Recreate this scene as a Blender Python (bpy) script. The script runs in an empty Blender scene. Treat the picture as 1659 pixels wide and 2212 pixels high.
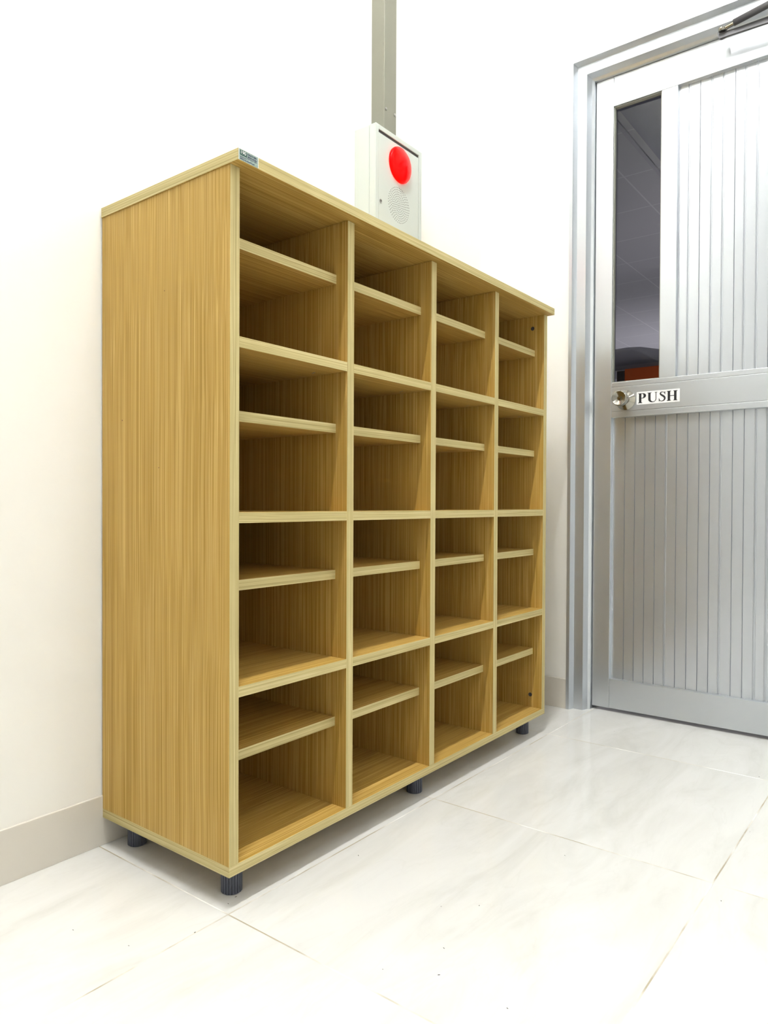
import bpy, bmesh, math, random
from mathutils import Vector, Matrix
random.seed(7)
SC = bpy.context.scene
COL = SC.collection

# ------------------------------------------------------------------ camera
YAW, PITCH, ROLL, FPX = 0.6569886, -0.0120296, 0.0043601, 1559.636
cy_, sy_, cp_, sp_ = math.cos(YAW), math.sin(YAW), math.cos(PITCH), math.sin(PITCH)
fw = Vector((cy_*cp_, sy_*cp_, sp_))
rt = Vector((sy_, -cy_, 0.0))
up = rt.cross(fw)
r2 = math.cos(ROLL)*rt + math.sin(ROLL)*up
u2 = -math.sin(ROLL)*rt + math.cos(ROLL)*up
cam_d = bpy.data.cameras.new('camera')
cam_d.sensor_fit = 'VERTICAL'
cam_d.sensor_height = 36.0
cam_d.lens = FPX*36.0/2212.0
cam_d.clip_start = 0.02
cam = bpy.data.objects.new('camera', cam_d)
COL.objects.link(cam)
M = Matrix((r2, u2, -fw)).transposed().to_4x4()
M.translation = Vector((-0.7908, -0.9327, 0.6823))
cam.matrix_world = M
SC.camera = cam

# ------------------------------------------------------------------ world and exposure
w = bpy.data.worlds.new('world'); SC.world = w; w.use_nodes = True
w.node_tree.nodes['Background'].inputs[0].default_value = (0.9, 0.95, 1.0, 1)
w.node_tree.nodes['Background'].inputs[1].default_value = 0.02
vs = SC.view_settings
vs.view_transform = 'Standard'; vs.look = 'None'; vs.gamma = 1.0; vs.use_curve_mapping = False
vs.exposure = 2.24
TUBE_KEY = 150.0      # strength of the tube above the cabinet
TUBE_ROOM = 22.0     # strength of the tubes further away
HALL = 1.0

# room numbers (metres)
XW, YW, ZC = 1.4873, 0.3856, 3.5
ZH = 2.95            # ceiling of the hall beyond the door
XB, YB = -3.2, -3.6
XD = 1.54            # face of the door leaf

# ------------------------------------------------------------------ materials
def new_mat(name):
    m = bpy.data.materials.new(name); m.use_nodes = True
    nt = m.node_tree
    return m, nt, nt.nodes['Principled BSDF']
def plain(name, col, rough=0.5, metal=0.0, spec=0.5, emit=None, es=0.0, noise=0.0, nscale=30, coat=0.0):
    m, nt, b = new_mat(name)
    b.inputs['Base Color'].default_value = (*col, 1)
    b.inputs['Roughness'].default_value = rough
    b.inputs['Metallic'].default_value = metal
    b.inputs['Specular IOR Level'].default_value = spec
    b.inputs['Coat Weight'].default_value = coat
    if emit:
        b.inputs['Emission Color'].default_value = (*emit, 1); b.inputs['Emission Strength'].default_value = es
    if noise:
        tc = nt.nodes.new('ShaderNodeTexCoord'); n = nt.nodes.new('ShaderNodeTexNoise')
        n.inputs['Scale'].default_value = nscale; n.inputs['Detail'].default_value = 5
        nt.links.new(tc.outputs['Object'], n.inputs['Vector'])
        r = nt.nodes.new('ShaderNodeValToRGB')
        r.color_ramp.elements[0].position = 0.3; r.color_ramp.elements[1].position = 0.7
        r.color_ramp.elements[0].color = (*[c*(1-noise) for c in col], 1)
        r.color_ramp.elements[1].color = (*[min(1, c*(1+noise)) for c in col], 1)
        nt.links.new(n.outputs['Fac'], r.inputs[0]); nt.links.new(r.outputs[0], b.inputs['Base Color'])
    return m
def wood(name, axis, dark, mid, light, rough=0.5, fine=520.0, bump=0.06):
    """laminate with straight grain; axis = direction the grain runs"""
    m, nt, b = new_mat(name); N = nt.nodes.new; L = nt.links.new
    tc = N('ShaderNodeTexCoord'); oi = N('ShaderNodeObjectInfo')
    off = N('ShaderNodeVectorMath'); off.operation = 'SCALE'; off.inputs[0].default_value = (3.1, 5.7, 9.3)
    L(oi.outputs['Random'], off.inputs['Scale'])
    add = N('ShaderNodeVectorMath'); add.operation = 'ADD'
    L(tc.outputs['Object'], add.inputs[0]); L(off.outputs[0], add.inputs[1])
    # gentle waviness of the grain lines
    wv = N('ShaderNodeTexNoise'); wv.inputs['Scale'].default_value = 3.0; wv.inputs['Detail'].default_value = 1
    L(add.outputs[0], wv.inputs['Vector'])
    wm = N('ShaderNodeVectorMath'); wm.operation = 'SCALE'; wm.inputs['Scale'].default_value = 0.005
    L(wv.outputs['Color'], wm.inputs[0])
    ad2 = N('ShaderNodeVectorMath'); ad2.operation = 'ADD'; L(add.outputs[0], ad2.inputs[0]); L(wm.outputs[0], ad2.inputs[1])
    def streak(across, along, det):
        mp = N('ShaderNodeMapping'); s = [across]*3; s[axis] = along; mp.inputs['Scale'].default_value = s
        L(ad2.outputs[0], mp.inputs['Vector'])
        n = N('ShaderNodeTexNoise'); n.inputs['Scale'].default_value = 1.0; n.inputs['Detail'].default_value = det
        n.inputs['Roughness'].default_value = 0.6
        L(mp.outputs[0], n.inputs['Vector']); return n
    a = streak(fine, fine/420.0, 2); c = streak(fine/7, fine/500.0, 2)
    ra = N('ShaderNodeValToRGB'); e = ra.color_ramp.elements
    e[0].position = 0.33; e[0].color = (*dark, 1); e[1].position = 0.66; e[1].color = (*light, 1)
    x = e.new(0.5); x.color = (*mid, 1)
    L(a.outputs['Fac'], ra.inputs[0])
    rc = N('ShaderNodeValToRGB'); e = rc.color_ramp.elements
    e[0].position = 0.3; e[0].color = (0.92, 0.915, 0.90, 1); e[1].position = 0.7; e[1].color = (1.04, 1.04, 1.05, 1)
    L(c.outputs['Fac'], rc.inputs[0])
    mx = N('ShaderNodeMix'); mx.data_type = 'RGBA'; mx.blend_type = 'MULTIPLY'; mx.inputs[0].default_value = 1.0
    L(ra.outputs[0], mx.inputs[6]); L(rc.outputs[0], mx.inputs[7])
    L(mx.outputs[2], b.inputs['Base Color'])
    b.inputs['Roughness'].default_value = rough; b.inputs['Specular IOR Level'].default_value = 0.3
    bp = N('ShaderNodeBump'); bp.inputs['Strength'].default_value = bump; bp.inputs['Distance'].default_value = 0.001
    L(a.outputs['Fac'], bp.inputs['Height']); L(bp.outputs[0], b.inputs['Normal'])
    return m
FD, FM, FL = (0.34, 0.198, 0.026), (0.475, 0.294, 0.064), (0.62, 0.420, 0.145)
ED, EM, EL = (0.40, 0.32, 0.13), (0.53, 0.44, 0.20), (0.63, 0.54, 0.28)
W_FACE = {a: wood('oak_face_%s' % 'xyz'[a], a, FD, FM, FL, fine=640) for a in (0, 1, 2)}
W_EDGE = {a: wood('oak_edging_%s' % 'xyz'[a], a, ED, EM, EL, fine=620, rough=0.55) for a in (0, 1, 2)}

def wall_mat(name, col):
    m, nt, b = new_mat(name); N = nt.nodes.new; L = nt.links.new
    tc = N('ShaderNodeTexCoord'); n = N('ShaderNodeTexNoise'); n.inputs['Scale'].default_value = 2.2; n.inputs['Detail'].default_value = 4
    L(tc.outputs['Object'], n.inputs['Vector'])
    r = N('ShaderNodeValToRGB'); r.color_ramp.elements[0].color = (*[c*0.97 for c in col], 1); r.color_ramp.elements[1].color = (*[min(1, c*1.02) for c in col], 1)
    L(n.outputs['Fac'], r.inputs[0]); L(r.outputs[0], b.inputs['Base Color'])
    n2 = N('ShaderNodeTexNoise'); n2.inputs['Scale'].default_value = 220; n2.inputs['Detail'].default_value = 3; L(tc.outputs['Object'], n2.inputs['Vector'])
    bp = N('ShaderNodeBump'); bp.inputs['Strength'].default_value = 0.05; bp.inputs['Distance'].default_value = 0.001
    L(n2.outputs['Fac'], bp.inputs['Height']); L(bp.outputs[0], b.inputs['Normal'])
    b.inputs['Roughness'].default_value = 0.65; b.inputs['Specular IOR Level'].default_value = 0.25
    return m
M_WALL = wall_mat('wall_paint', (0.87, 0.86, 0.815))
M_WALL2 = wall_mat('grey_wall_paint', (0.52, 0.52, 0.51))
M_CEIL = wall_mat('ceiling_board', (0.50, 0.50, 0.495))

def floor_mat():
    m, nt, b = new_mat('polished_porcelain_tile'); N = nt.nodes.new; L = nt.links.new
    tc = N('ShaderNodeTexCoord'); sp = N('ShaderNodeSeparateXYZ'); L(tc.outputs['Object'], sp.inputs[0])
    def mth(op, a, bb=None, v=None):
        x = N('ShaderNodeMath'); x.operation = op
        if a is not None: L(a, x.inputs[0])
        if bb is not None: L(bb, x.inputs[1])
        elif v is not None: x.inputs[1].default_value = v
        return x.outputs[0]
    T = 0.6025
    def line(coord, skew, other, offs):
        s = mth('MULTIPLY', other, v=skew); c = mth('ADD', coord, s); c = mth('ADD', c, v=offs + 20*T)
        q = mth('DIVIDE', c, v=T); f = mth('FRACT', q); idx = mth('FLOOR', q)
        f = mth('SUBTRACT', f, v=0.5); f = mth('ABSOLUTE', f); d = mth('SUBTRACT', f, v=0.5); d = mth('ABSOLUTE', d); d = mth('MULTIPLY', d, v=T)
        return d, idx
    dx, ix = line(sp.outputs['X'], 0.003, sp.outputs['Y'], 0.006)
    dy, iy = line(sp.outputs['Y'], 0.011, sp.outputs['X'], 0.005)
    d = mth('MINIMUM', dx, dy)
    gl = N('ShaderNodeMapRange'); gl.inputs[1].default_value = 0.0010; gl.inputs[2].default_value = 0.0016
    gl.inputs[3].default_value = 1.0; gl.inputs[4].default_value = 0.0; L(d, gl.inputs[0])
    # veining, different on each tile
    cmb = N('ShaderNodeCombineXYZ'); L(ix, cmb.inputs[0]); L(iy, cmb.inputs[1])
    sc = N('ShaderNodeVectorMath'); sc.operation = 'SCALE'; sc.inputs['Scale'].default_value = 3.37; L(cmb.outputs[0], sc.inputs[0])
    ad = N('ShaderNodeVectorMath'); ad.operation = 'ADD'; L(tc.outputs['Object'], ad.inputs[0]); L(sc.outputs[0], ad.inputs[1])
    mp = N('ShaderNodeMapping'); mp.inputs['Rotation'].default_value = (0, 0, 0.55); mp.inputs['Scale'].default_value = (1.2, 4.5, 1); L(ad.outputs[0], mp.inputs[0])
    n1 = N('ShaderNodeTexNoise'); n1.inputs['Scale'].default_value = 2.2; n1.inputs['Detail'].default_value = 9; n1.inputs['Roughness'].default_value = 0.62; n1.inputs['Distortion'].default_value = 1.1
    L(mp.outputs[0], n1.inputs['Vector'])
    r1 = N('ShaderNodeValToRGB'); e = r1.color_ramp.elements
    e[0].position = 0.30; e[0].color = (0.64, 0.64, 0.61, 1); e[1].position = 0.62; e[1].color = (0.74, 0.74, 0.72, 1)
    x = e.new(0.46); x.color = (0.70, 0.70, 0.675, 1)
    L(n1.outputs['Fac'], r1.inputs[0])
    vn = N('ShaderNodeTexNoise'); vn.inputs['Scale'].default_value = 1.3; vn.inputs['Detail'].default_value = 6; vn.inputs['Distortion'].default_value = 2.0; L(mp.outputs[0], vn.inputs['Vector'])
    va = mth('SUBTRACT', vn.outputs['Fac'], v=0.5); va = mth('ABSOLUTE', va)
    vr = N('ShaderNodeMapRange'); vr.inputs[1].default_value = 0.0; vr.inputs[2].default_value = 0.012; vr.inputs[3].default_value = 0.09; vr.inputs[4].default_value = 0.0; L(va, vr.inputs[0])
    mv = N('ShaderNodeMix'); mv.data_type = 'RGBA'; L(vr.outputs[0], mv.inputs[0]); L(r1.outputs[0], mv.inputs[6]); mv.inputs[7].default_value = (0.50, 0.49, 0.455, 1)
    # grout: white with stretches of beige dirt
    gn = N('ShaderNodeTexNoise'); gn.inputs['Scale'].default_value = 5.0; gn.inputs['Detail'].default_value = 6; L(tc.outputs['Object'], gn.inputs['Vector'])
    gr = N('ShaderNodeValToRGB'); e = gr.color_ramp.elements
    e[0].position = 0.38; e[0].color = (0.93, 0.93, 0.90, 1); e[1].position = 0.56; e[1].color = (0.40, 0.35, 0.25, 1); L(gn.outputs['Fac'], gr.inputs[0])
    mg = N('ShaderNodeMix'); mg.data_type = 'RGBA'; L(gl.outputs[0], mg.inputs[0]); L(mv.outputs[2], mg.inputs[6]); L(gr.outputs[0], mg.inputs[7])
    L(mg.outputs[2], b.inputs['Base Color'])
    rr = N('ShaderNodeMapRange'); rr.inputs[3].default_value = 0.06; rr.inputs[4].default_value = 0.6; L(gl.outputs[0], rr.inputs[0]); L(rr.outputs[0], b.inputs['Roughness'])
    b.inputs['Specular IOR Level'].default_value = 0.5
    bp = N('ShaderNodeBump'); bp.inputs['Strength'].default_value = 0.3; bp.inputs['Distance'].default_value = 0.0006; bp.invert = True
    L(gl.outputs[0], bp.inputs['Height']); L(bp.outputs[0], b.inputs['Normal'])
    return m
M_FLOOR = floor_mat()
M_SKIRT = plain('skirting_tile', (0.66, 0.625, 0.56), 0.35, noise=0.03, nscale=4)

def alu_mat(name, col, rough, metal=0.85):
    m, nt, b = new_mat(name); N = nt.nodes.new; L = nt.links.new
    tc = N('ShaderNodeTexCoord'); mp = N('ShaderNodeMapping'); mp.inputs['Scale'].default_value = (60, 60, 1.0); L(tc.outputs['Object'], mp.inputs[0])
    n = N('ShaderNodeTexNoise'); n.inputs['Scale'].default_value = 2.0; n.inputs['Detail'].default_value = 3; L(mp.outputs[0], n.inputs['Vector'])
    r = N('ShaderNodeMapRange'); r.inputs[3].default_value = rough*0.9; r.inputs[4].default_value = rough*1.12; L(n.outputs['Fac'], r.inputs[0]); L(r.outputs[0], b.inputs['Roughness'])
    b.inputs['Base Color'].default_value = (*col, 1); b.inputs['Metallic'].default_value = metal
    return m
M_ALU = alu_mat('anodised_aluminium', (0.60, 0.63, 0.665), 0.32, 0.75)
M_ALUP = alu_mat('ribbed_aluminium', (0.60, 0.63, 0.67), 0.24, 0.72)
M_GASKET = plain('grey_glazing_gasket', (0.23, 0.23, 0.20), 0.6, noise=0.05)
M_CHROME = plain('satin_steel', (0.34, 0.325, 0.28), 0.16, 1.0, noise=0.03, nscale=8)
M_CLOSER = plain('grey_closer_metal', (0.085, 0.084, 0.09), 0.42, 0.35, noise=0.03, nscale=12)
M_BLACK = plain('black_print', (0.012, 0.012, 0.014), 0.5)
M_WHITE = plain('white_plastic_label', (0.88, 0.88, 0.88), 0.4)
M_DARK = plain('dark_gap', (0.02, 0.02, 0.022), 0.8)
M_BOX = plain('white_powder_coat', (0.52, 0.565, 0.53), 0.38, noise=0.01, nscale=10)
M_HOLE = plain('dark_hole', (0.045, 0.04, 0.04), 0.8)
M_COND = plain('beige_grey_steel', (0.20, 0.197, 0.155), 0.45, 0.1, noise=0.03, nscale=5)
M_LEG = plain('blue_grey_plastic', (0.065, 0.072, 0.10), 0.42, noise=0.04, nscale=40)
M_SCREW = plain('zinc_screw', (0.35, 0.34, 0.32), 0.3, 0.9, noise=0.05, nscale=200)
M_PLATE = plain('silver_label', (0.27, 0.35, 0.32), 0.35, 0.3, noise=0.25, nscale=350)
M_GREEN = plain('dark_green_print', (0.012, 0.075, 0.055), 0.4)
M_NAVY = plain('navy_print', (0.02, 0.03, 0.09), 0.5)
M_DIRT = plain('dark_dirt', (0.06, 0.055, 0.05), 0.8)
M_TUBE = plain('lit_tube', (0.9, 0.9, 0.9), 0.4, emit=(0.985, 0.99, 0.965), es=TUBE_KEY)
M_TUBE2 = plain('lit_room_tube', (0.9, 0.9, 0.9), 0.4, emit=(0.97, 0.985, 1.0), es=TUBE_ROOM)
M_FIX = plain('grey_fitting', (0.35, 0.35, 0.35), 0.5, noise=0.02)
def glass_mat():
    m = bpy.data.materials.new('tinted_glass'); m.use_nodes = True; nt = m.node_tree; nt.nodes.clear(); N = nt.nodes.new; L = nt.links.new
    o = N('ShaderNodeOutputMaterial'); t = N('ShaderNodeBsdfTransparent'); t.inputs[0].default_value = (0.64, 0.65, 0.69, 1)
    g = N('ShaderNodeBsdfGlossy'); g.inputs['Roughness'].default_value = 0.0
    fr = N('ShaderNodeFresnel'); fr.inputs[0].default_value = 1.25
    mx = N('ShaderNodeMixShader'); L(fr.outputs[0], mx.inputs[0]); L(t.outputs[0], mx.inputs[1]); L(g.outputs[0], mx.inputs[2]); L(mx.outputs[0], o.inputs[0])
    return m
M_GLASS = glass_mat()

# ------------------------------------------------------------------ mesh helpers
def tagm(o, label=None, cat=None, group=None, kind=None):
    if label: o['label'] = label
    if cat: o['category'] = cat
    if group: o['group'] = group
    if kind: o['kind'] = kind
    return o
def link(name, bm, mats, parent=None, smooth=False):
    me = bpy.data.meshes.new(name); bm.to_mesh(me); bm.free()
    for m in (mats if isinstance(mats, (list, tuple)) else [mats]): me.materials.append(m)
    if smooth:
        for p in me.polygons: p.use_smooth = True
    o = bpy.data.objects.new(name, me); COL.objects.link(o)
    if parent is not None:
        o.parent = parent
        o.matrix_parent_inverse = Matrix.Translation(-world_loc(parent))
    return o
def world_loc(o):
    v = Vector(o.location)
    # parents are empties or meshes that are never rotated
    if o.parent is not None:
        v = o.matrix_parent_inverse @ v; v = v + world_loc(o.parent)
    return v
def thing(name, loc, label=None, cat=None, group=None, kind=None):
    o = bpy.data.objects.new(name, None); o.empty_display_size = 0.05; COL.objects.link(o); o.location = loc
    return tagm(o, label, cat, group, kind)
def box(bm, x0, x1, y0, y1, z0, z1, bev=0.0, mi=0):
    x0, x1 = sorted((x0, x1)); y0, y1 = sorted((y0, y1)); z0, z1 = sorted((z0, z1))
    r = bmesh.ops.create_cube(bm, size=1.0)
    for v in r['verts']:
        v.co = Vector(((x0+x1)/2 + v.co.x*(x1-x0), (y0+y1)/2 + v.co.y*(y1-y0), (z0+z1)/2 + v.co.z*(z1-z0)))
    fs = set(f for v in r['verts'] for f in v.link_faces)
    for f in fs: f.material_index = mi
    if bev:
        es = list(set(e for v in r['verts'] for e in v.link_edges))
        nb = bmesh.ops.bevel(bm, geom=es, offset=bev, segments=2, affect='EDGES', profile=0.6)
        for f in nb['faces']: f.material_index = mi
    return fs
def prism(bm, pts, axis, a, b, mi=0):
    """closed outline pts (2-D) extruded along axis from a to b"""
    def P(p, t):
        if axis == 0: return Vector((t, p[0], p[1]))
        if axis == 1: return Vector((p[0], t, p[1]))
        return Vector((p[0], p[1], t))
    va = [bm.verts.new(P(p, a)) for p in pts]; vb = [bm.verts.new(P(p, b)) for p in pts]
    n = len(pts); fs = []
    fs.append(bm.faces.new(va)); fs.append(bm.faces.new(list(reversed(vb))))
    for i in range(n):
        j = (i+1) % n; fs.append(bm.faces.new((va[j], va[i], vb[i], vb[j])))
    for f in fs: f.material_index = mi
    bmesh.ops.recalc_face_normals(bm, faces=fs)
    return fs
def lathe(bm, prof, c, axis=(-1, 0, 0), seg=48, mi=0):
    """prof = [(radius, height)], revolved round axis from c"""
    ax = Vector(axis).normalized(); t = Vector((0, 0, 1)) if abs(ax.z) < 0.9 else Vector((0, 1, 0))
    u = ax.cross(t).normalized(); v = ax.cross(u); rings = []
    for r, h in prof:
        if r < 1e-7: rings.append([bm.verts.new(Vector(c)+ax*h)])
        else: rings.append([bm.verts.new(Vector(c)+ax*h+(u*math.cos(2*math.pi*k/seg)+v*math.sin(2*math.pi*k/seg))*r) for k in range(seg)])
    fs = []
    for A, B in zip(rings, rings[1:]):
        for k in range(seg):
            j = (k+1) % seg
            if len(A) == 1 and len(B) == 1: continue
            if len(A) == 1: fs.append(bm.faces.new((A[0], B[k], B[j])))
            elif len(B) == 1: fs.append(bm.faces.new((A[k], B[0], A[j])))
            else: fs.append(bm.faces.new((A[k], B[k], B[j], A[j])))
    if len(rings[0]) > 1: fs.append(bm.faces.new(rings[0]))
    if len(rings[-1]) > 1: fs.append(bm.faces.new(list(reversed(rings[-1]))))
    for f in fs: f.material_index = mi
    bmesh.ops.recalc_face_normals(bm, faces=fs)
def tube(bm, pts, r, seg=16, mi=0):
    pts = [Vector(p) for p in pts]; rings = []
    for i, p in enumerate(pts):
        d = (pts[min(i+1, len(pts)-1)]-pts[max(i-1, 0)]).normalized()
        t = Vector((0, 0, 1)) if abs(d.z) < 0.9 else Vector((0, 1, 0))
        u = d.cross(t).normalized(); v = d.cross(u); rr = r[i] if isinstance(r, (list, tuple)) else r
        rings.append([bm.verts.new(p+(u*math.cos(2*math.pi*k/seg)+v*math.sin(2*math.pi*k/seg))*rr) for k in range(seg)])
    fs = []
    for A, B in zip(rings, rings[1:]):
        for k in range(seg):
            j = (k+1) % seg; fs.append(bm.faces.new((A[k], B[k], B[j], A[j])))
    fs.append(bm.faces.new(rings[0])); fs.append(bm.faces.new(list(reversed(rings[-1]))))
    bmesh.ops.recalc_face_normals(bm, faces=fs)
def mk(name, mats, parent=None, smooth=False, **k):
    """one box as one object; k = x0.. z1, bev"""
    bm = bmesh.new(); box(bm, k['x'][0], k['x'][1], k['y'][0], k['y'][1], k['z'][0], k['z'][1], k.get('bev', 0)); return link(name, bm, mats, parent, smooth)

# ------------------------------------------------------------------ the setting
HX, HY0, HY1 = 14.0, -3.0, 3.2      # the unlit hall beyond the door
bm = bmesh.new(); box(bm, XB-0.1, HX, YB-0.1, HY1, -0.1, 0.0)
floor = link('floor', bm, M_FLOOR); tagm(floor, 'polished white porcelain tile floor with thin grout lines', 'floor', kind='structure')
o = mk('ceiling', M_CEIL, x=(XB-0.1, XW+0.12), y=(YB-0.1, YW+0.1), z=(ZC, ZC+0.1)); tagm(o, 'white ceiling above the cabinet', 'ceiling', kind='structure')
o = mk('wall_back', M_WALL, x=(XB-0.1, XW+0.12), y=(YW, YW+0.12), z=(0, ZC)); tagm(o, 'off-white wall behind the shoe cabinet and the alarm box', 'wall', kind='structure')
o = mk('wall_left', M_WALL2, x=(XB-0.1, XB), y=(YB, YW), z=(0, ZC)); tagm(o, 'pale grey wall on the left, outside the view', 'wall', kind='structure')
o = mk('wall_front', M_WALL, x=(XB-0.1, XW+0.12), y=(YB-0.1, YB), z=(0, ZC)); tagm(o, 'off-white wall behind the viewer', 'wall', kind='structure')
DY1 = -0.93      # far side of the door leaf
bm = bmesh.new()
box(bm, XW, XW+0.12, 0.045, YW, 0, ZC)
box(bm, XW, XW+0.12, YB, DY1-0.065, 0, ZC)
box(bm, XW, XW+0.12, DY1-0.065, 0.045, 2.135, ZC)
o = link('wall_right', bm, M_WALL); tagm(o, 'off-white wall that holds the aluminium door', 'wall', kind='structure')
o = mk('baseboard_back', M_SKIRT, x=(XB, XW), y=(YW-0.006, YW), z=(0, 0.0989), bev=0.0012); tagm(o, 'low greige skirting along the wall behind the cabinet', 'baseboard', kind='structure')
o = mk('baseboard_right', M_SKIRT, x=(XW-0.006, XW), y=(0.0505, YW-0.006), z=(0, 0.0989), bev=0.0012); tagm(o, 'short greige skirting between the cabinet corner and the door frame', 'baseboard', kind='structure')

# hall beyond the glass
def grid_mat():
    m, nt, b = new_mat('hall_ceiling_tiles'); N = nt.nodes.new; L = nt.links.new
    tc = N('ShaderNodeTexCoord'); br = N('ShaderNodeTexBrick'); br.offset = 0.0
    br.inputs['Scale'].default_value = 1.0; br.inputs['Mortar Size'].default_value = 0.006; br.inputs['Brick Width'].default_value = 0.6; br.inputs['Row Height'].default_value = 0.6
    br.inputs['Color1'].default_value = (0.5, 0.505, 0.52, 1); br.inputs['Color2'].default_value = (0.5, 0.505, 0.52, 1); br.inputs['Mortar'].default_value = (0.66, 0.66, 0.66, 1)
    mp = N('ShaderNodeMapping'); mp.inputs['Location'].default_value = (0, -0.23, 0); L(tc.outputs['Object'], mp.inputs[0])
    L(mp.outputs[0], br.inputs['Vector']); L(br.outputs['Color'], b.inputs['Base Color']); b.inputs['Roughness'].default_value = 0.8
    return m
M_HGRID = grid_mat()
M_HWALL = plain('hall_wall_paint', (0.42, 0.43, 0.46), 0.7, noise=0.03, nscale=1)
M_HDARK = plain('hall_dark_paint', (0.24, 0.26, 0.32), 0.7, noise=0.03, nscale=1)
M_HORANGE = plain('orange_board', (0.50, 0.085, 0.01), 0.6, noise=0.05, nscale=6)
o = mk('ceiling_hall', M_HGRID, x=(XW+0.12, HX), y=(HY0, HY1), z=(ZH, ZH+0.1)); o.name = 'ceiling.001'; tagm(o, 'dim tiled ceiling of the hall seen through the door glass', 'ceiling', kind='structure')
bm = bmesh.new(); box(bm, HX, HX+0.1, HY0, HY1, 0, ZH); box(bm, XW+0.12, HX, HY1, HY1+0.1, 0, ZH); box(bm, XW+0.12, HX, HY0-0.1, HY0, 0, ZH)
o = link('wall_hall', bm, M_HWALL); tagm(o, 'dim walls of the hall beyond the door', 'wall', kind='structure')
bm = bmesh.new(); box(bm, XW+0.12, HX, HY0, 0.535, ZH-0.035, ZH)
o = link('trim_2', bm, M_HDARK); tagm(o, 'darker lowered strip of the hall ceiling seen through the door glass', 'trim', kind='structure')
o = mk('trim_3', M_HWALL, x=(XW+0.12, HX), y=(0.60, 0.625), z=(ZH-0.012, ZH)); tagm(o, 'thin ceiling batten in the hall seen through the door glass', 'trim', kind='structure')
# duct-like box and orange board at the far side of the hall
duct = thing('ceiling_duct', (6.2, 1.4, 1.95), 'grey boxed duct above the orange board, seen through the door glass', 'duct')
bm = bmesh.new(); prism(bm, [(2.2, 1.985), (0.7, 1.965), (0.7, 2.00), (1.30, 2.15), (1.42, 2.16), (2.2, 2.13)], 0, 6.0, 6.6)
link('duct_body', bm, M_HWALL, duct)
o = mk('duct_lip', plain('pale_grey_metal', (0.55, 0.56, 0.57), 0.5, noise=0.03), duct, x=(5.97, 6.0), y=(0.7, 2.2), z=(1.945, 1.985))
brd = thing('orange_board', (5.9, 1.1, 1.7), 'orange board low in the door glass', 'board')
mk('board_panel', M_HORANGE, brd, x=(5.9, 5.94), y=(0.6, 1.41), z=(1.55, 1.94), bev=0.004)
mk('board_frame', M_DARK, brd, x=(5.89, 5.95), y=(1.41, 1.48), z=(1.50, 1.925), bev=0.004)
for nm, loc, pw, tilt in (('hall_fill', (5.0, 0.2, 0.6), 6.5, 28), ('hall_fill', (9.6, 1.6, 0.8), 14.0, 0)):  # unseen fill lights added to brighten the hall, not real fittings
    pl = bpy.data.lights.new('hall_fill_light', 'AREA'); pl.energy = pw*HALL; pl.size = 1.2; pl.color = (1.0, 0.93, 0.92)
    po = bpy.data.objects.new(nm, pl); COL.objects.link(po); po.location = loc; po.rotation_euler = (math.pi, math.radians(tilt), 0)
    tagm(po, 'added unseen fill light that brightens the hall beyond the door', 'fill light', 'hall fill lights')

# ------------------------------------------------------------------ door (leaf + frame)
# door frame: extruded profile swept round three sides; p = (x, inset from the outer edge)
PROF = [(XW+0.02, 0.0), (1.479, 0.0), (1.479, 0.0107), (1.500, 0.0184), (1.500, 0.0493), (1.522, 0.0576), (1.529, 0.0640), (1.548, 0.0648), (1.59, 0.0648), (1.59, 0.0)]
def frame_sweep(prof, yl, yr, zt):
    """prof: (x, inset); left jamb outer edge y=yl, right jamb outer edge y=yr, head outer edge z=zt"""
    bm = bmesh.new(); rows = []
    for x, d in prof:
        rows.append([bm.verts.new((x, yl-d, 0.0)), bm.verts.new((x, yl-d, zt-d)), bm.verts.new((x, yr+d, zt-d)), bm.verts.new((x, yr+d, 0.0))])
    n = len(rows)
    for i in range(n):
        a, b = rows[i], rows[(i+1) % n]
        for k in range(3): bm.faces.new((a[k], a[k+1], b[k+1], b[k]))
    bm.faces.new([r[0] for r in rows]); bm.faces.new([r[3] for r in reversed(rows)])
    bmesh.ops.recalc_face_normals(bm, faces=bm.faces[:])
    return bm
fr = link('trim_1', frame_sweep(PROF, 0.0502, DY1-0.065, 2.1407), M_ALU)
tagm(fr, 'silver aluminium frame round the door', 'door frame', kind='structure')

door = thing('door_1', (XD, -0.4725, 0.0), 'silver ribbed aluminium door with a narrow dark glass pane', 'door', kind='structure')
DL, DR, DT = -0.0162, DY1, 2.0755      # left edge, right edge, top of the leaf
def alu_bar(name, y0, y1, z0, z1, x0=XD, x1=XD+0.035, bev=0.0012, mat=None, parent=door):
    return mk(name, mat or M_ALU, parent, x=(x0, x1), y=(y0, y1), z=(z0, z1), bev=bev)
alu_bar('stile', DL, -0.0735, 0.0115, DT)
alu_bar('stile', DR+0.0573, DR, 0.0115, DT)
alu_bar('top_rail', -0.0740, DR+0.0578, 1.9795, DT-0.0005)
alu_bar('bottom_rail', -0.0740, DR+0.0578, 0.012, 0.1075)
# middle rail with two long grooves
bm = bmesh.new()
zs = [0.9655, 0.9835, 0.9855, 1.0640, 1.0655, 1.0800]
box(bm, XD, XD+0.034, -0.0740, DR+0.0578, 0.9655, 0.9838, 0.0008)
box(bm, XD, XD+0.034, -0.0740, DR+0.0578, 0.9850, 1.0640, 0.0008)
box(bm, XD, XD+0.034, -0.0740, DR+0.0578, 1.0650, 1.0800, 0.0008)
box(bm, XD+0.003, XD+0.03, -0.0740, DR+0.0578, 0.968, 1.078)
link('middle_rail', bm, M_ALU, door)
alu_bar('mullion', -0.2262, -0.2752, 1.0800, 1.9795, x0=XD+0.001)
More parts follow.
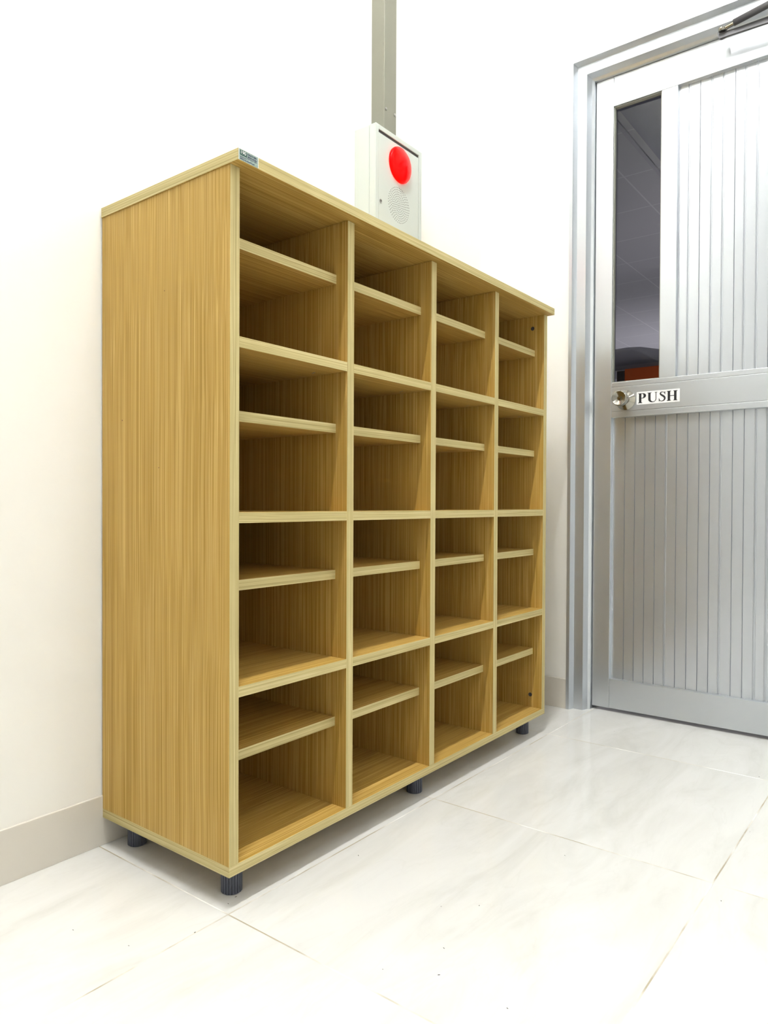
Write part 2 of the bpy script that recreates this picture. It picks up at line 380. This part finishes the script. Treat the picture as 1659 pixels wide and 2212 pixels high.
# glass pane with its gasket
gl = mk('glass_pane', M_GLASS, door, x=(XD+0.021, XD+0.0215), y=(-0.0735, -0.2262), z=(1.080, 1.9795))
bm = bmesh.new()
def ring_frame(bm, x0, x1, ya, yb, za, zb, wd, bev=0.0004):
    box(bm, x0, x1, ya, ya-wd, za, zb, bev); box(bm, x0, x1, yb+wd, yb, za, zb, bev)
    box(bm, x0, x1, ya-wd, yb+wd, zb-wd, zb, bev); box(bm, x0, x1, ya-wd, yb+wd, za, za+wd, bev)
ring_frame(bm, XD+0.006, XD+0.0205, -0.0735, -0.2262, 1.080, 1.9795, 0.0030)
link('gasket', bm, plain('grey_rubber', (0.30, 0.30, 0.26), 0.5, noise=0.05), gl)
# ribbed panels: flat lamellae with narrow channels between them
def ribbed(ya, yb, za, zb, grooves, x=XD+0.017):
    bm = bmesh.new(); pts = [(x+0.012, ya), (x, ya)]
    for g, dbl in grooves:
        h = 0.0018
        if g-h < yb+0.004: break
        if dbl:
            pts += [(x, g+h+0.0022), (x-0.0014, g+h+0.0012), (x-0.0014, g+h-0.0002), (x+0.0032, g+h-0.0006), (x+0.0032, g-h+0.0004), (x-0.0014, g-h), (x-0.0014, g-h-0.0012), (x, g-h-0.0022)]
        else:
            pts += [(x, g+h), (x-0.0016, g+0.0010), (x-0.0016, g-0.0004), (x+0.0030, g-0.0012), (x+0.0030, g-h), (x, g-h-0.0006)]
    pts += [(x, yb), (x+0.012, yb)]
    prism(bm, pts, 2, za, zb)
    return bm
low = [-0.113, -0.1456, -0.1776, -0.2099, -0.2432, -0.275, -0.3085, -0.3413, -0.3727, -0.4037, -0.4364, -0.4677, -0.5006, -0.5308]
while low[-1] > DR+0.08: low.append(low[-1]-0.0325)
hi = [-0.3048, -0.3365, -0.3704, -0.4024, -0.435, -0.4631, -0.4961, -0.5281]
while hi[-1] > DR+0.08: hi.append(hi[-1]-0.0325)
pnl = link('lower_panel', ribbed(-0.0735, DR+0.0573, 0.105, 0.9665, [(g, i % 5 == 4 or i in (12, 13)) for i, g in enumerate(low)]), M_ALUP, door)
pnu = link('upper_panel', ribbed(-0.2752, DR+0.0573, 1.079, 1.981, [(g, i % 3 != 1) for i, g in enumerate(hi)]), M_ALUP, door)
# tiny square scratch mark on the mullion
bm = bmesh.new()
for k in range(3):
    box(bm, XD+0.0006, XD+0.0012, -0.2455-0.001*k, -0.2475, 1.772+0.004*k, 1.7728+0.004*k)
link('pencil_mark', bm, M_COND, door)
# knob
kc = (XD, -0.1215, 1.0190)
bm = bmesh.new()
lathe(bm, [(0.0315, 0.0), (0.0315, 0.0025), (0.0290, 0.0045), (0.0165, 0.0125), (0.0150, 0.0135)], kc, seg=56)
rose = link('rose', bm, M_CHROME, door, smooth=True)
bm = bmesh.new()
lathe(bm, [(0.0118, 0.010), (0.0112, 0.028), (0.0150, 0.034), (0.0225, 0.040), (0.0246, 0.047), (0.0246, 0.060), (0.0236, 0.0640), (0.0215, 0.0655), (0.012, 0.0615), (0.0070, 0.0600), (0.0062, 0.0622), (0.0, 0.0626)], kc, seg=56)
kn = link('door_knob', bm, M_CHROME, door, smooth=True)
for ob in (rose, kn):
    md = ob.modifiers.new('es', 'EDGE_SPLIT'); md.split_angle = math.radians(38)

# ------------------------------------------------------------------ flat lettering helpers
def serif_letter(ch):
    """outlines of a bold roman letter, cap height 1; returns width and list of (closed polygons)"""
    def arc(cx, cy, rx, ry, a0, a1, n=20):
        return [(cx+rx*math.cos(math.radians(a0+(a1-a0)*i/n)), cy+ry*math.sin(math.radians(a0+(a1-a0)*i/n))) for i in range(n+1)]
    s = 0.055; S = 0.20; P = []
    def stem(x, w, y0=0.0, y1=1.0, e=0.085):
        P.append([(x, y0+s), (x+w, y0+s), (x+w, y1-s), (x, y1-s)])
        for yy, d in ((y0, 1), (y1, -1)):
            P.append([(x-e, yy), (x+w+e, yy), (x+w+e, yy+d*0.025), (x+w, yy+d*(s+0.02)), (x, yy+d*(s+0.02)), (x-e, yy+d*0.025)])
    if ch == 'P':
        stem(0.10, S)
        o = [(0.28, 1.0)]+arc(0.40, 0.735, 0.30, 0.265, 90, -90, 28)+[(0.28, 0.47)]
        i = [(0.28, 0.945)]+arc(0.37, 0.735, 0.115, 0.21, 90, -90, 28)+[(0.28, 0.525)]
        P.append(('ring', o, i)); return 0.72, P
    if ch == 'U':
        o = [(0.12, 0.97)]+arc(0.46, 0.33, 0.34, 0.345, 180, 360, 30)+[(0.80, 0.97)]
        i = [(0.32, 0.97)]+arc(0.53, 0.33, 0.21, 0.27, 180, 360, 30)+[(0.74, 0.97)]
        P.append(('ring', o, i))
        P.append([(0.03, 1.0), (0.03, 0.97), (0.12, 0.945), (0.32, 0.945), (0.41, 0.97), (0.41, 1.0)])
        P.append([(0.65, 1.0), (0.65, 0.97), (0.74, 0.945), (0.80, 0.945), (0.89, 0.97), (0.89, 1.0)])
        return 0.92, P
    if ch == 'H':
        stem(0.10, S); stem(0.62, S); P.append([(0.29, 0.47), (0.63, 0.47), (0.63, 0.535), (0.29, 0.535)]); return 0.93, P
    if ch == 'S':
        pts = [(0.535, 0.80), (0.47, 0.90), (0.36, 0.955), (0.235, 0.93), (0.175, 0.83), (0.20, 0.73), (0.29, 0.635), (0.42, 0.53), (0.505, 0.42), (0.535, 0.29), (0.495, 0.15), (0.39, 0.06), (0.27, 0.035), (0.16, 0.09), (0.075, 0.22)]
        wd = [0.03, 0.045, 0.055, 0.085, 0.115, 0.14, 0.16, 0.17, 0.16, 0.14, 0.115, 0.08, 0.055, 0.045, 0.03]
        # smooth with Catmull-Rom
        def cr(a, t):
            i = min(int(t), len(a)-2); f = t-i; g = lambda k: a[max(0, min(len(a)-1, k))]
            if isinstance(a[0], tuple): return tuple(0.5*((2*g(i)[d])+(-g(i-1)[d]+g(i+1)[d])*f+(2*g(i-1)[d]-5*g(i)[d]+4*g(i+1)[d]-g(i+2)[d])*f*f+(-g(i-1)[d]+3*g(i)[d]-3*g(i+1)[d]+g(i+2)[d])*f**3) for d in (0, 1))
            return a[i]*(1-f)+a[i+1]*f
        L, R = [], []; n = 70
        for k in range(n+1):
            t = k*(len(pts)-1)/n; p = cr(pts, t); q = cr(pts, min(t+0.02, len(pts)-1)); p0 = cr(pts, max(t-0.02, 0))
            dx, dy = q[0]-p0[0], q[1]-p0[1]; l = math.hypot(dx, dy) or 1; h = cr(wd, t)/2
            L.append((p[0]-dy/l*h, p[1]+dx/l*h)); R.append((p[0]+dy/l*h, p[1]-dx/l*h))
        P.append(('ring', L, R))
        P.append([(0.535, 0.98), (0.565, 0.98), (0.565, 0.68), (0.535, 0.68), (0.50, 0.84), (0.50, 0.93)])
        P.append([(0.075, 0.02), (0.045, 0.02), (0.045, 0.34), (0.075, 0.34), (0.12, 0.18), (0.12, 0.08)])
        return 0.63, P
def put_letters(bm, text, org, ux, uz, h, sx=1.0, gap=0.09):
    """writes bold serif letters as thin solids; org lower-left, ux/uz unit vectors"""
    nrm = ux.cross(uz).normalized(); x = 0.0
    def V(p, t): return bm.verts.new(org+ux*((x+p[0])*h*sx)+uz*(p[1]*h)+nrm*t)
    for ch in text:
        wdt, P = serif_letter(ch)
        for q in P:
            if q[0] == 'ring':
                A, B = q[1], q[2]
                va = [V(p, 0.0003) for p in A]; vb = [V(p, 0.0003) for p in B]
                n = min(len(va), len(vb))
                for k in range(n-1): bm.faces.new((va[k], vb[k], vb[k+1], va[k+1]))
            else: bm.faces.new([V(p, 0.0003) for p in q])
        x += wdt+gap
    return x-gap
def solidify_letters(o, t=0.0003):
    md = o.modifiers.new('thick', 'SOLIDIFY'); md.thickness = t; md.offset = 0.0
def text_mesh(name, s, size, loc, rot, mat, parent, sx=1.0, bold=0.0):
    cu = bpy.data.curves.new(name, 'FONT'); cu.body = s; cu.size = size; cu.extrude = 0.00008; cu.offset = bold
    tmp = bpy.data.objects.new(name+'_t', cu); COL.objects.link(tmp)
    dg = bpy.context.evaluated_depsgraph_get(); me = bpy.data.meshes.new_from_object(tmp.evaluated_get(dg))
    bpy.data.objects.remove(tmp); bpy.data.curves.remove(cu)
    me.transform(Matrix.Diagonal((sx, 1, 1, 1))); me.transform(rot.to_4x4()); me.transform(Matrix.Translation(loc))
    me.materials.clear(); me.materials.append(mat)
    o = bpy.data.objects.new(name, me); COL.objects.link(o); o.parent = parent; o.matrix_parent_inverse = Matrix.Translation(-world_loc(parent))
    return o

# PUSH sign
sign = thing('push_sign', (XD-0.0005, -0.2228, 1.0015), 'white rectangular sign reading PUSH beside the door knob', 'sign')
mk('sign_plate', M_WHITE, sign, x=(XD-0.0008, XD-0.0001), y=(-0.1563, -0.2892), z=(1.0015, 1.0418), bev=0.0002)
bm = bmesh.new()
put_letters(bm, 'PUSH', Vector((XD-0.0010, -0.1605, 1.0063)), Vector((0, -1, 0)), Vector((0, 0, 1)), 0.0308, sx=1.20, gap=0.045)
bmesh.ops.recalc_face_normals(bm, faces=bm.faces[:])
o = link('lettering', bm, M_BLACK, sign); solidify_letters(o); o['label'] = 'black bold serif letters PUSH'

# ------------------------------------------------------------------ door closer arm at the head of the frame
cl = thing('door_closer', (1.49, -0.42, 2.06), 'dark grey metal door closer arm at the top of the door', 'door closer')
bm = bmesh.new()      # foot plate fixed to the frame head
prism(bm, [(-0.4000, 2.0560), (-0.4000, 2.0640), (-0.4035, 2.0690), (-0.4100, 2.0715), (-0.4240, 2.0730), (-0.4240, 2.0480), (-0.4090, 2.0455), (-0.4030, 2.0480)], 0, 1.487, 1.501)
link('mounting_foot', bm, M_CLOSER, cl)
bm = bmesh.new(); lathe(bm, [(0.0105, 0.0), (0.0105, 0.006), (0.0085, 0.0085), (0.0, 0.0092)], (1.478, -0.4140, 2.0590), axis=(0, -0.1, 1), seg=28)
link('pivot', bm, M_CHROME, cl, smooth=True)
bm = bmesh.new(); tube(bm, [(1.478, -0.424, 2.0635), (1.474, -0.452, 2.0665)], 0.0062, 14); link('arm_shoe', bm, M_CHROME, cl)
bm = bmesh.new(); tube(bm, [(1.474, -0.447, 2.0668), (1.452, -0.600, 2.0790), (1.43, -0.76, 2.092)], 0.0094, 24); link('forearm', bm, M_CLOSER, cl, smooth=True)
bm = bmesh.new(); prism(bm, [(-0.4030, 2.0475), (-0.4050, 2.0560), (-0.4300, 2.0570), (-0.4600, 2.0560), (-0.5500, 2.0555), (-0.74, 2.0545), (-0.74, 2.0370), (-0.5500, 2.0380), (-0.4400, 2.0420), (-0.4080, 2.0425)], 0, 1.484, 1.492)
link('main_arm', bm, M_CLOSER, cl)
bm = bmesh.new(); box(bm, 1.44, 1.499, -0.70, -0.90, 2.03, 2.085, 0.004); link('closer_body', bm, M_CLOSER, cl)

# ------------------------------------------------------------------ the cabinet
T = 0.0203; W = 1.2094; D = 0.3832
ZB0, ZB1, ZT0, ZT1 = 0.0558, 0.0737, 1.2411, 1.2599
cab = thing('shoe_cabinet', (W/2, D/2, 0.0), 'tall light oak laminate shoe cabinet of open pigeonholes in four columns', 'cabinet')
def panel(name, x, y, z, grain, normal, parent=cab, bev=0.0005, label=None):
    """board: broad faces take the face veneer, the narrow edges the edging strip"""
    bm = bmesh.new(); box(bm, *x, *y, *z, bev)
    lens = [abs(x[1]-x[0]), abs(y[1]-y[0]), abs(z[1]-z[0])]
    mats = [W_FACE[grain], W_EDGE[0], W_EDGE[1], W_EDGE[2]]
    bm.normal_update()
    for f in bm.faces:
        n = f.normal; k = max(range(3), key=lambda i: abs(n[i]))
        if abs(n[normal]) > 0.95: f.material_index = 0
        else:
            if k == normal: k = [i for i in range(3) if i != normal and abs(n[i]) > 0.2][0] if any(abs(n[i]) > 0.2 for i in range(3) if i != normal) else k
            rest = [i for i in range(3) if i not in (k, normal)]
            f.material_index = 1+rest[0]
    o = link(name, bm, mats, parent)
    if label: o['label'] = label
    return o
top = panel('top_board', (-0.0023, W+0.0023), (-0.0218, 0.3810), (ZT0, ZT1), 0, 2)
panel('bottom_board', (0, W), (0, D-0.002), (ZB0, ZB1), 0, 2)
lside = panel('side_panel', (0, T), (0, D-0.002), (ZB1, ZT0), 2, 0)
rside = panel('side_panel', (W-T, W), (0, D-0.002), (ZB1, ZT0), 2, 0)
divs = [0.2979, 0.5947, 0.8932]
for d in divs: panel('divider', (d, d+T), (0.0, D-0.007), (ZB1, ZT0-0.0006), 2, 0)
bays = [(T, divs[0]), (divs[0]+T, divs[1]), (divs[1]+T, divs[2]), (divs[2]+T, W-T)]
for a, b in bays:
    bk = panel('back_panel', (a, b), (D-0.007, D-0.002), (ZB1, ZT0), 2, 1, bev=0)
    for z in (0.3724, 0.6661, 0.9611):
        s = panel('shelf', (a, b), (0.0, D-0.007), (z-0.0183, z), 0, 2)
        if z > 0.9:      # small fixing screws in the underside
            bm = bmesh.new()
            for q in (0.055, 0.063): lathe(bm, [(0.0022, 0.0), (0.0022, 0.0006), (0.0, 0.0009)], (b-0.0275-(0.063-q)*0.5, q+0.005, z-0.0183), axis=(0, 0, -1), seg=10)
            link('screw', bm, M_SCREW, s)
    for z in (0.2524, 0.5482, 0.8411, 1.1386):
        panel('half_shelf', (a, b), (0.0298, D-0.007), (z-0.0183, z), 0, 2)
# cam bolts low and high in the right side panel, and one at the left
for z in (1.205, 0.1107):
    bm = bmesh.new(); lathe(bm, [(0.0058, 0.0), (0.0058, 0.0004), (0.0052, 0.0008), (0.0046, 0.0002), (0.0, 0.0002)], (W-T, 0.0372, z), axis=(-1, 0, 0), seg=24)
    box(bm, W-T-0.0010, W-T, 0.0372-0.0005, 0.0372+0.0005, z-0.003, z+0.003)
    link('cam_bolt', bm, M_HOLE, rside, smooth=False)
# feet
def foot(x, y):
    bm = bmesh.new(); n = 22; R = 0.0186; pts = []
    for k in range(n):
        a = 2*math.pi*k/n; da = 2*math.pi/n
        for f, r in ((0.0, R-0.0016), (0.14, R-0.0016), (0.20, R), (0.55, R+0.0002), (0.94, R)): pts.append((x+r*math.cos(a+f*da), y+r*math.sin(a+f*da)))
    prism(bm, pts, 2, 0.0012, ZB0)
    lathe(bm, [(R-0.0015, 0.0), (R-0.0008, 0.0012)], (x, y, 0.0), axis=(0, 0, 1), seg=40)
    return link('foot', bm, M_LEG, cab)
for x in (0.0476, W/2, W-0.0476):
    for y in (0.0493, D-0.0493): foot(x, y)
# maker's label stuck on the front edge of the top board
LX0, LX1 = -0.0015, 0.0415; LY = -0.0218; LZ0, LZ1 = ZT0+0.0006, ZT1-0.0004
lab = mk('maker_label', M_PLATE, top, x=(LX0, LX1), y=(LY-0.0004, LY), z=(LZ0, LZ1)); lab['label'] = 'small silver label printed 190'
mk('label_border', M_WHITE, lab, x=(LX0, LX0+0.0009), y=(LY-0.0006, LY-0.0004), z=(LZ0, LZ1))
mk('label_border', M_WHITE, lab, x=(LX1-0.0009, LX1), y=(LY-0.0006, LY-0.0004), z=(LZ0, LZ1))
mk('label_logo', M_GREEN, lab, x=(LX0+0.0026, LX0+0.0176), y=(LY-0.0006, LY-0.0004), z=(LZ0+0.0082, LZ1-0.0018))
RX = Matrix.Rotation(math.pi/2, 3, 'X')
text_mesh('logo_digits', '190', 0.0072, Vector((LX0+0.0032, LY-0.0008, LZ0+0.0104)), RX, M_WHITE, lab, sx=1.16, bold=0.0)
text_mesh('label_print', 'CÔNG TY TNHH', 0.0040, Vector((LX0+0.0188, LY-0.0006, LZ1-0.0052)), RX, M_NAVY, lab, sx=0.66, bold=0.00006)
bm = bmesh.new()
rr = random.Random(3)
def dashes(x0, x1, z, h, lo, hi2):
    x = x0
    while x < x1:
        l = rr.uniform(lo, hi2); box(bm, x, min(x+l, x1), LY-0.0006, LY-0.0004, z, z+h*rr.uniform(0.7, 1.1)); x += l+rr.uniform(0.0003, 0.0007)
dashes(LX0+0.0192, LX1-0.0035, LZ1-0.0088, 0.0022, 0.0004, 0.0012)
dashes(LX0+0.0190, LX1-0.0035, LZ1-0.0109, 0.0008, 0.002, 0.005)
dashes(LX0+0.0030, LX1-0.0090, LZ0+0.0016, 0.0016, 0.0006, 0.0018)
dashes(LX0+0.0030, LX0+0.0170, LZ0+0.0048, 0.0010, 0.0006, 0.0016)
link('label_print', bm, M_NAVY, lab)
# small dark knot flecks on the visible side panel
M_FLECK = plain('brown_fleck', (0.16, 0.06, 0.03), 0.6)
for y, z, r in ((0.3121, 0.8391, 0.0014), (0.1954, 0.7455, 0.0012), (0.1791, 1.0634, 0.0011)):
    bm = bmesh.new(); lathe(bm, [(r, 0.0), (r*0.7, 0.0002), (0.0, 0.0002)], (0.0, y, z), axis=(-1, 0, 0), seg=9)
    link('fleck', bm, M_FLECK, lside)

# ------------------------------------------------------------------ fire alarm box
ax0, ax1, ay, az0, az1 = 0.7758, 0.9975, 0.3097, 1.310, 1.7315
al = thing('alarm_box', ((ax0+ax1)/2, YW, az0), 'white wall-mounted fire alarm box with a red round lamp and perforated speaker', 'alarm box')
bm = bmesh.new()
box(bm, ax0, ax1, ay+0.0235, YW, az0, az1, 0.002)                      # rear box
def fr_ring(bm, y0, y1, xa, xb, za, zb, wd, bev):
    box(bm, xa, xa+wd, y0, y1, za, zb, bev); box(bm, xb-wd, xb, y0, y1, za, zb, bev); box(bm, xa+wd, xb-wd, y0, y1, zb-wd, zb, bev); box(bm, xa+wd, xb-wd, y0, y1, za, za+wd, bev)
box(bm, ax0, ax1, ay+0.003, ay+0.0228, az0, az1, 0.002)
link('housing', bm, M_BOX, al)
bm = bmesh.new(); fr_ring(bm, ay, ay+0.004, ax0, ax1, az0, az1, 0.0130, 0.0012); link('front_rim', bm, M_BOX, al)
mk('slot', M_HOLE, al, x=(ax0+0.0131, ax1-0.0165), y=(ay+0.0022, ay+0.0031), z=(1.7085, 1.7184))
fd = mk('front_cover', M_BOX, al, x=(ax0+0.0137, ax1-0.0172), y=(ay+0.0006, ay+0.0030), z=(az0+0.014, 1.7100), bev=0.0005)
# lamp: glossy red dome
M_LAMP = plain('lit_red_lens', (0.8, 0.0, 0.0), 0.12, spec=0.12, emit=(1.0, 0.0, 0.0), es=0.5)
bm = bmesh.new(); lathe(bm, [(0.0500, 0.0), (0.0505, 0.004), (0.0480, 0.0085), (0.0415, 0.0130), (0.031, 0.0168), (0.018, 0.0190), (0.008, 0.0197), (0.0, 0.0198)], (0.8860, ay+0.0006, 1.6530), axis=(0, -1, 0), seg=64)
o = link('alarm_lamp', bm, M_LAMP, al, smooth=True); o['label'] = 'red dome lamp'
# speaker perforations: rings of small holes
bm = bmesh.new()
for k in range(0, 9):
    R = 0.0492*k/8; n = 1 if k == 0 else (6*k if k < 6 else int(5.2*k))
    for i in range(n):
        a = 2*math.pi*(i+0.13*k)/n
        lathe(bm, [(0.0013, 0.0), (0.0013, 0.00012)], (0.8845+R*math.cos(a), ay+0.0006, 1.5385+R*math.sin(a)), axis=(0, -1, 0), seg=8)
link('speaker_grille', bm, M_HOLE, fd)
bm = bmesh.new(); lathe(bm, [(0.0052, 0.0), (0.0052, 0.0014), (0.0044, 0.0018), (0.0034, 0.0010), (0.0, 0.0010)], (0.7990, ay+0.0006, 1.5230), axis=(0, -1, 0), seg=24)
lk = link('lock', bm, M_SCREW, fd); bm = bmesh.new(); lathe(bm, [(0.0016, 0.0), (0.0016, 0.0004)], (0.7990, ay-0.0006, 1.5230), axis=(0, -1, 0), seg=10); link('keyhole', bm, M_HOLE, lk)

# ------------------------------------------------------------------ cable trunking above the alarm box
cx0, cx1, cyf = 0.8507, 0.9065, 0.3382
ct = thing('cable_trunking', ((cx0+cx1)/2, YW, az1), 'beige-grey steel cable trunking rising from the alarm box', 'cable trunking')
mk('trunking_body', M_COND, ct, x=(cx0, cx1), y=(cyf+0.0090, YW), z=(az1, ZC), bev=0.0006)
bm = bmesh.new()
prism(bm, [(cx0-0.0006, cyf+0.0086), (cx0-0.0006, cyf+0.0010), (cx0+0.0004, cyf), (cx1-0.0004, cyf), (cx1+0.0004, cyf+0.001), (cx1+0.0004, cyf+0.0086)], 2, az1+0.001, ZC)
link('trunking_cover', bm, M_COND, ct)
for x in (0.8575, 0.9000):
    bm = bmesh.new(); lathe(bm, [(0.0042, 0.0), (0.0040, 0.0016), (0.0026, 0.0026), (0.0, 0.0029)], (x, cyf, 1.8118), axis=(0, -1, 0), seg=20)
    s = link('screw', bm, M_SCREW, ct, smooth=True)

# ------------------------------------------------------------------ specks of dirt on the floor
bm = bmesh.new(); rr = random.Random(11)
for x, y in ((-0.1868, 0.1553), (-0.0713, -0.0023), (-0.1558, 0.0493), (0.0155, 0.0202), (0.0381, 0.0265), (1.3448, -0.163), (1.2147, -0.5788), (0.2742, -0.319), (0.232, -0.2698), (0.2815, -0.0465), (0.0405, -0.293), (0.1383, -0.3359), (0.0806, -0.3645), (0.0798, -0.4756), (0.5291, -0.3616), (0.864, -0.6244), (0.5443, -0.6403)):
    r = rr.uniform(0.0008, 0.0016); a = rr.uniform(0, 3.1); n = 7; vs_ = []
    c = bm.verts.new((x, y, r*0.5)); ring = []
    for k in range(n):
        t = 2*math.pi*k/n; q = r*rr.uniform(0.6, 1.1); px, py = q*1.7*math.cos(t), q*0.7*math.sin(t)
        ring.append(bm.verts.new((x+px*math.cos(a)-py*math.sin(a), y+px*math.sin(a)+py*math.cos(a), 0.0001)))
    for k in range(n): bm.faces.new((c, ring[k], ring[(k+1) % n]))
    bm.faces.new(list(reversed(ring)))
tagm(link('floor_dirt', bm, M_DIRT), 'tiny dark specks of dirt scattered on the white floor', 'dirt', kind='stuff')

# ------------------------------------------------------------------ ceiling tube lights
def tube_light(x, y, length, mat, label, along=0, rad=0.013):
    t = thing('ceiling_light', (x, y, ZC), label, 'light', 'ceiling tube lights')
    h = length/2
    def P(a, b, c): return (x+a, y+b, c) if along == 0 else (x+b, y+a, c)
    bm = bmesh.new(); p, q = P(-h-0.03, -0.02, ZC-0.045), P(h+0.03, 0.02, ZC); box(bm, p[0], q[0], p[1], q[1], p[2], q[2], 0.003)
    for s in (-1, 1):
        p, q = P(s*h, -0.014, ZC-0.098), P(s*(h+0.02), 0.014, ZC-0.045); box(bm, p[0], q[0], p[1], q[1], p[2], q[2], 0.002)
    p, q = P(-h-0.03, -0.065, ZC-0.062), P(h+0.03, 0.065, ZC-0.045); box(bm, p[0], q[0], p[1], q[1], p[2], q[2], 0.002)  # wide hood added to block the tube's upward light
    link('fitting', bm, M_FIX, t)
    bm = bmesh.new(); tube(bm, [P(-h, 0, ZC-0.08), P(h, 0, ZC-0.08)], rad, 12); link('tube', bm, mat, t, smooth=True)
tube_light(-0.28, -0.40, 1.20, M_TUBE, 'long white ceiling tube light above the shoe cabinet')
tube_light(-0.05, -2.1, 1.20, M_TUBE2, 'long white ceiling tube light behind the viewer on the right')
tube_light(-2.0, -1.2, 1.20, M_TUBE2, 'long white ceiling tube light behind the viewer on the left')
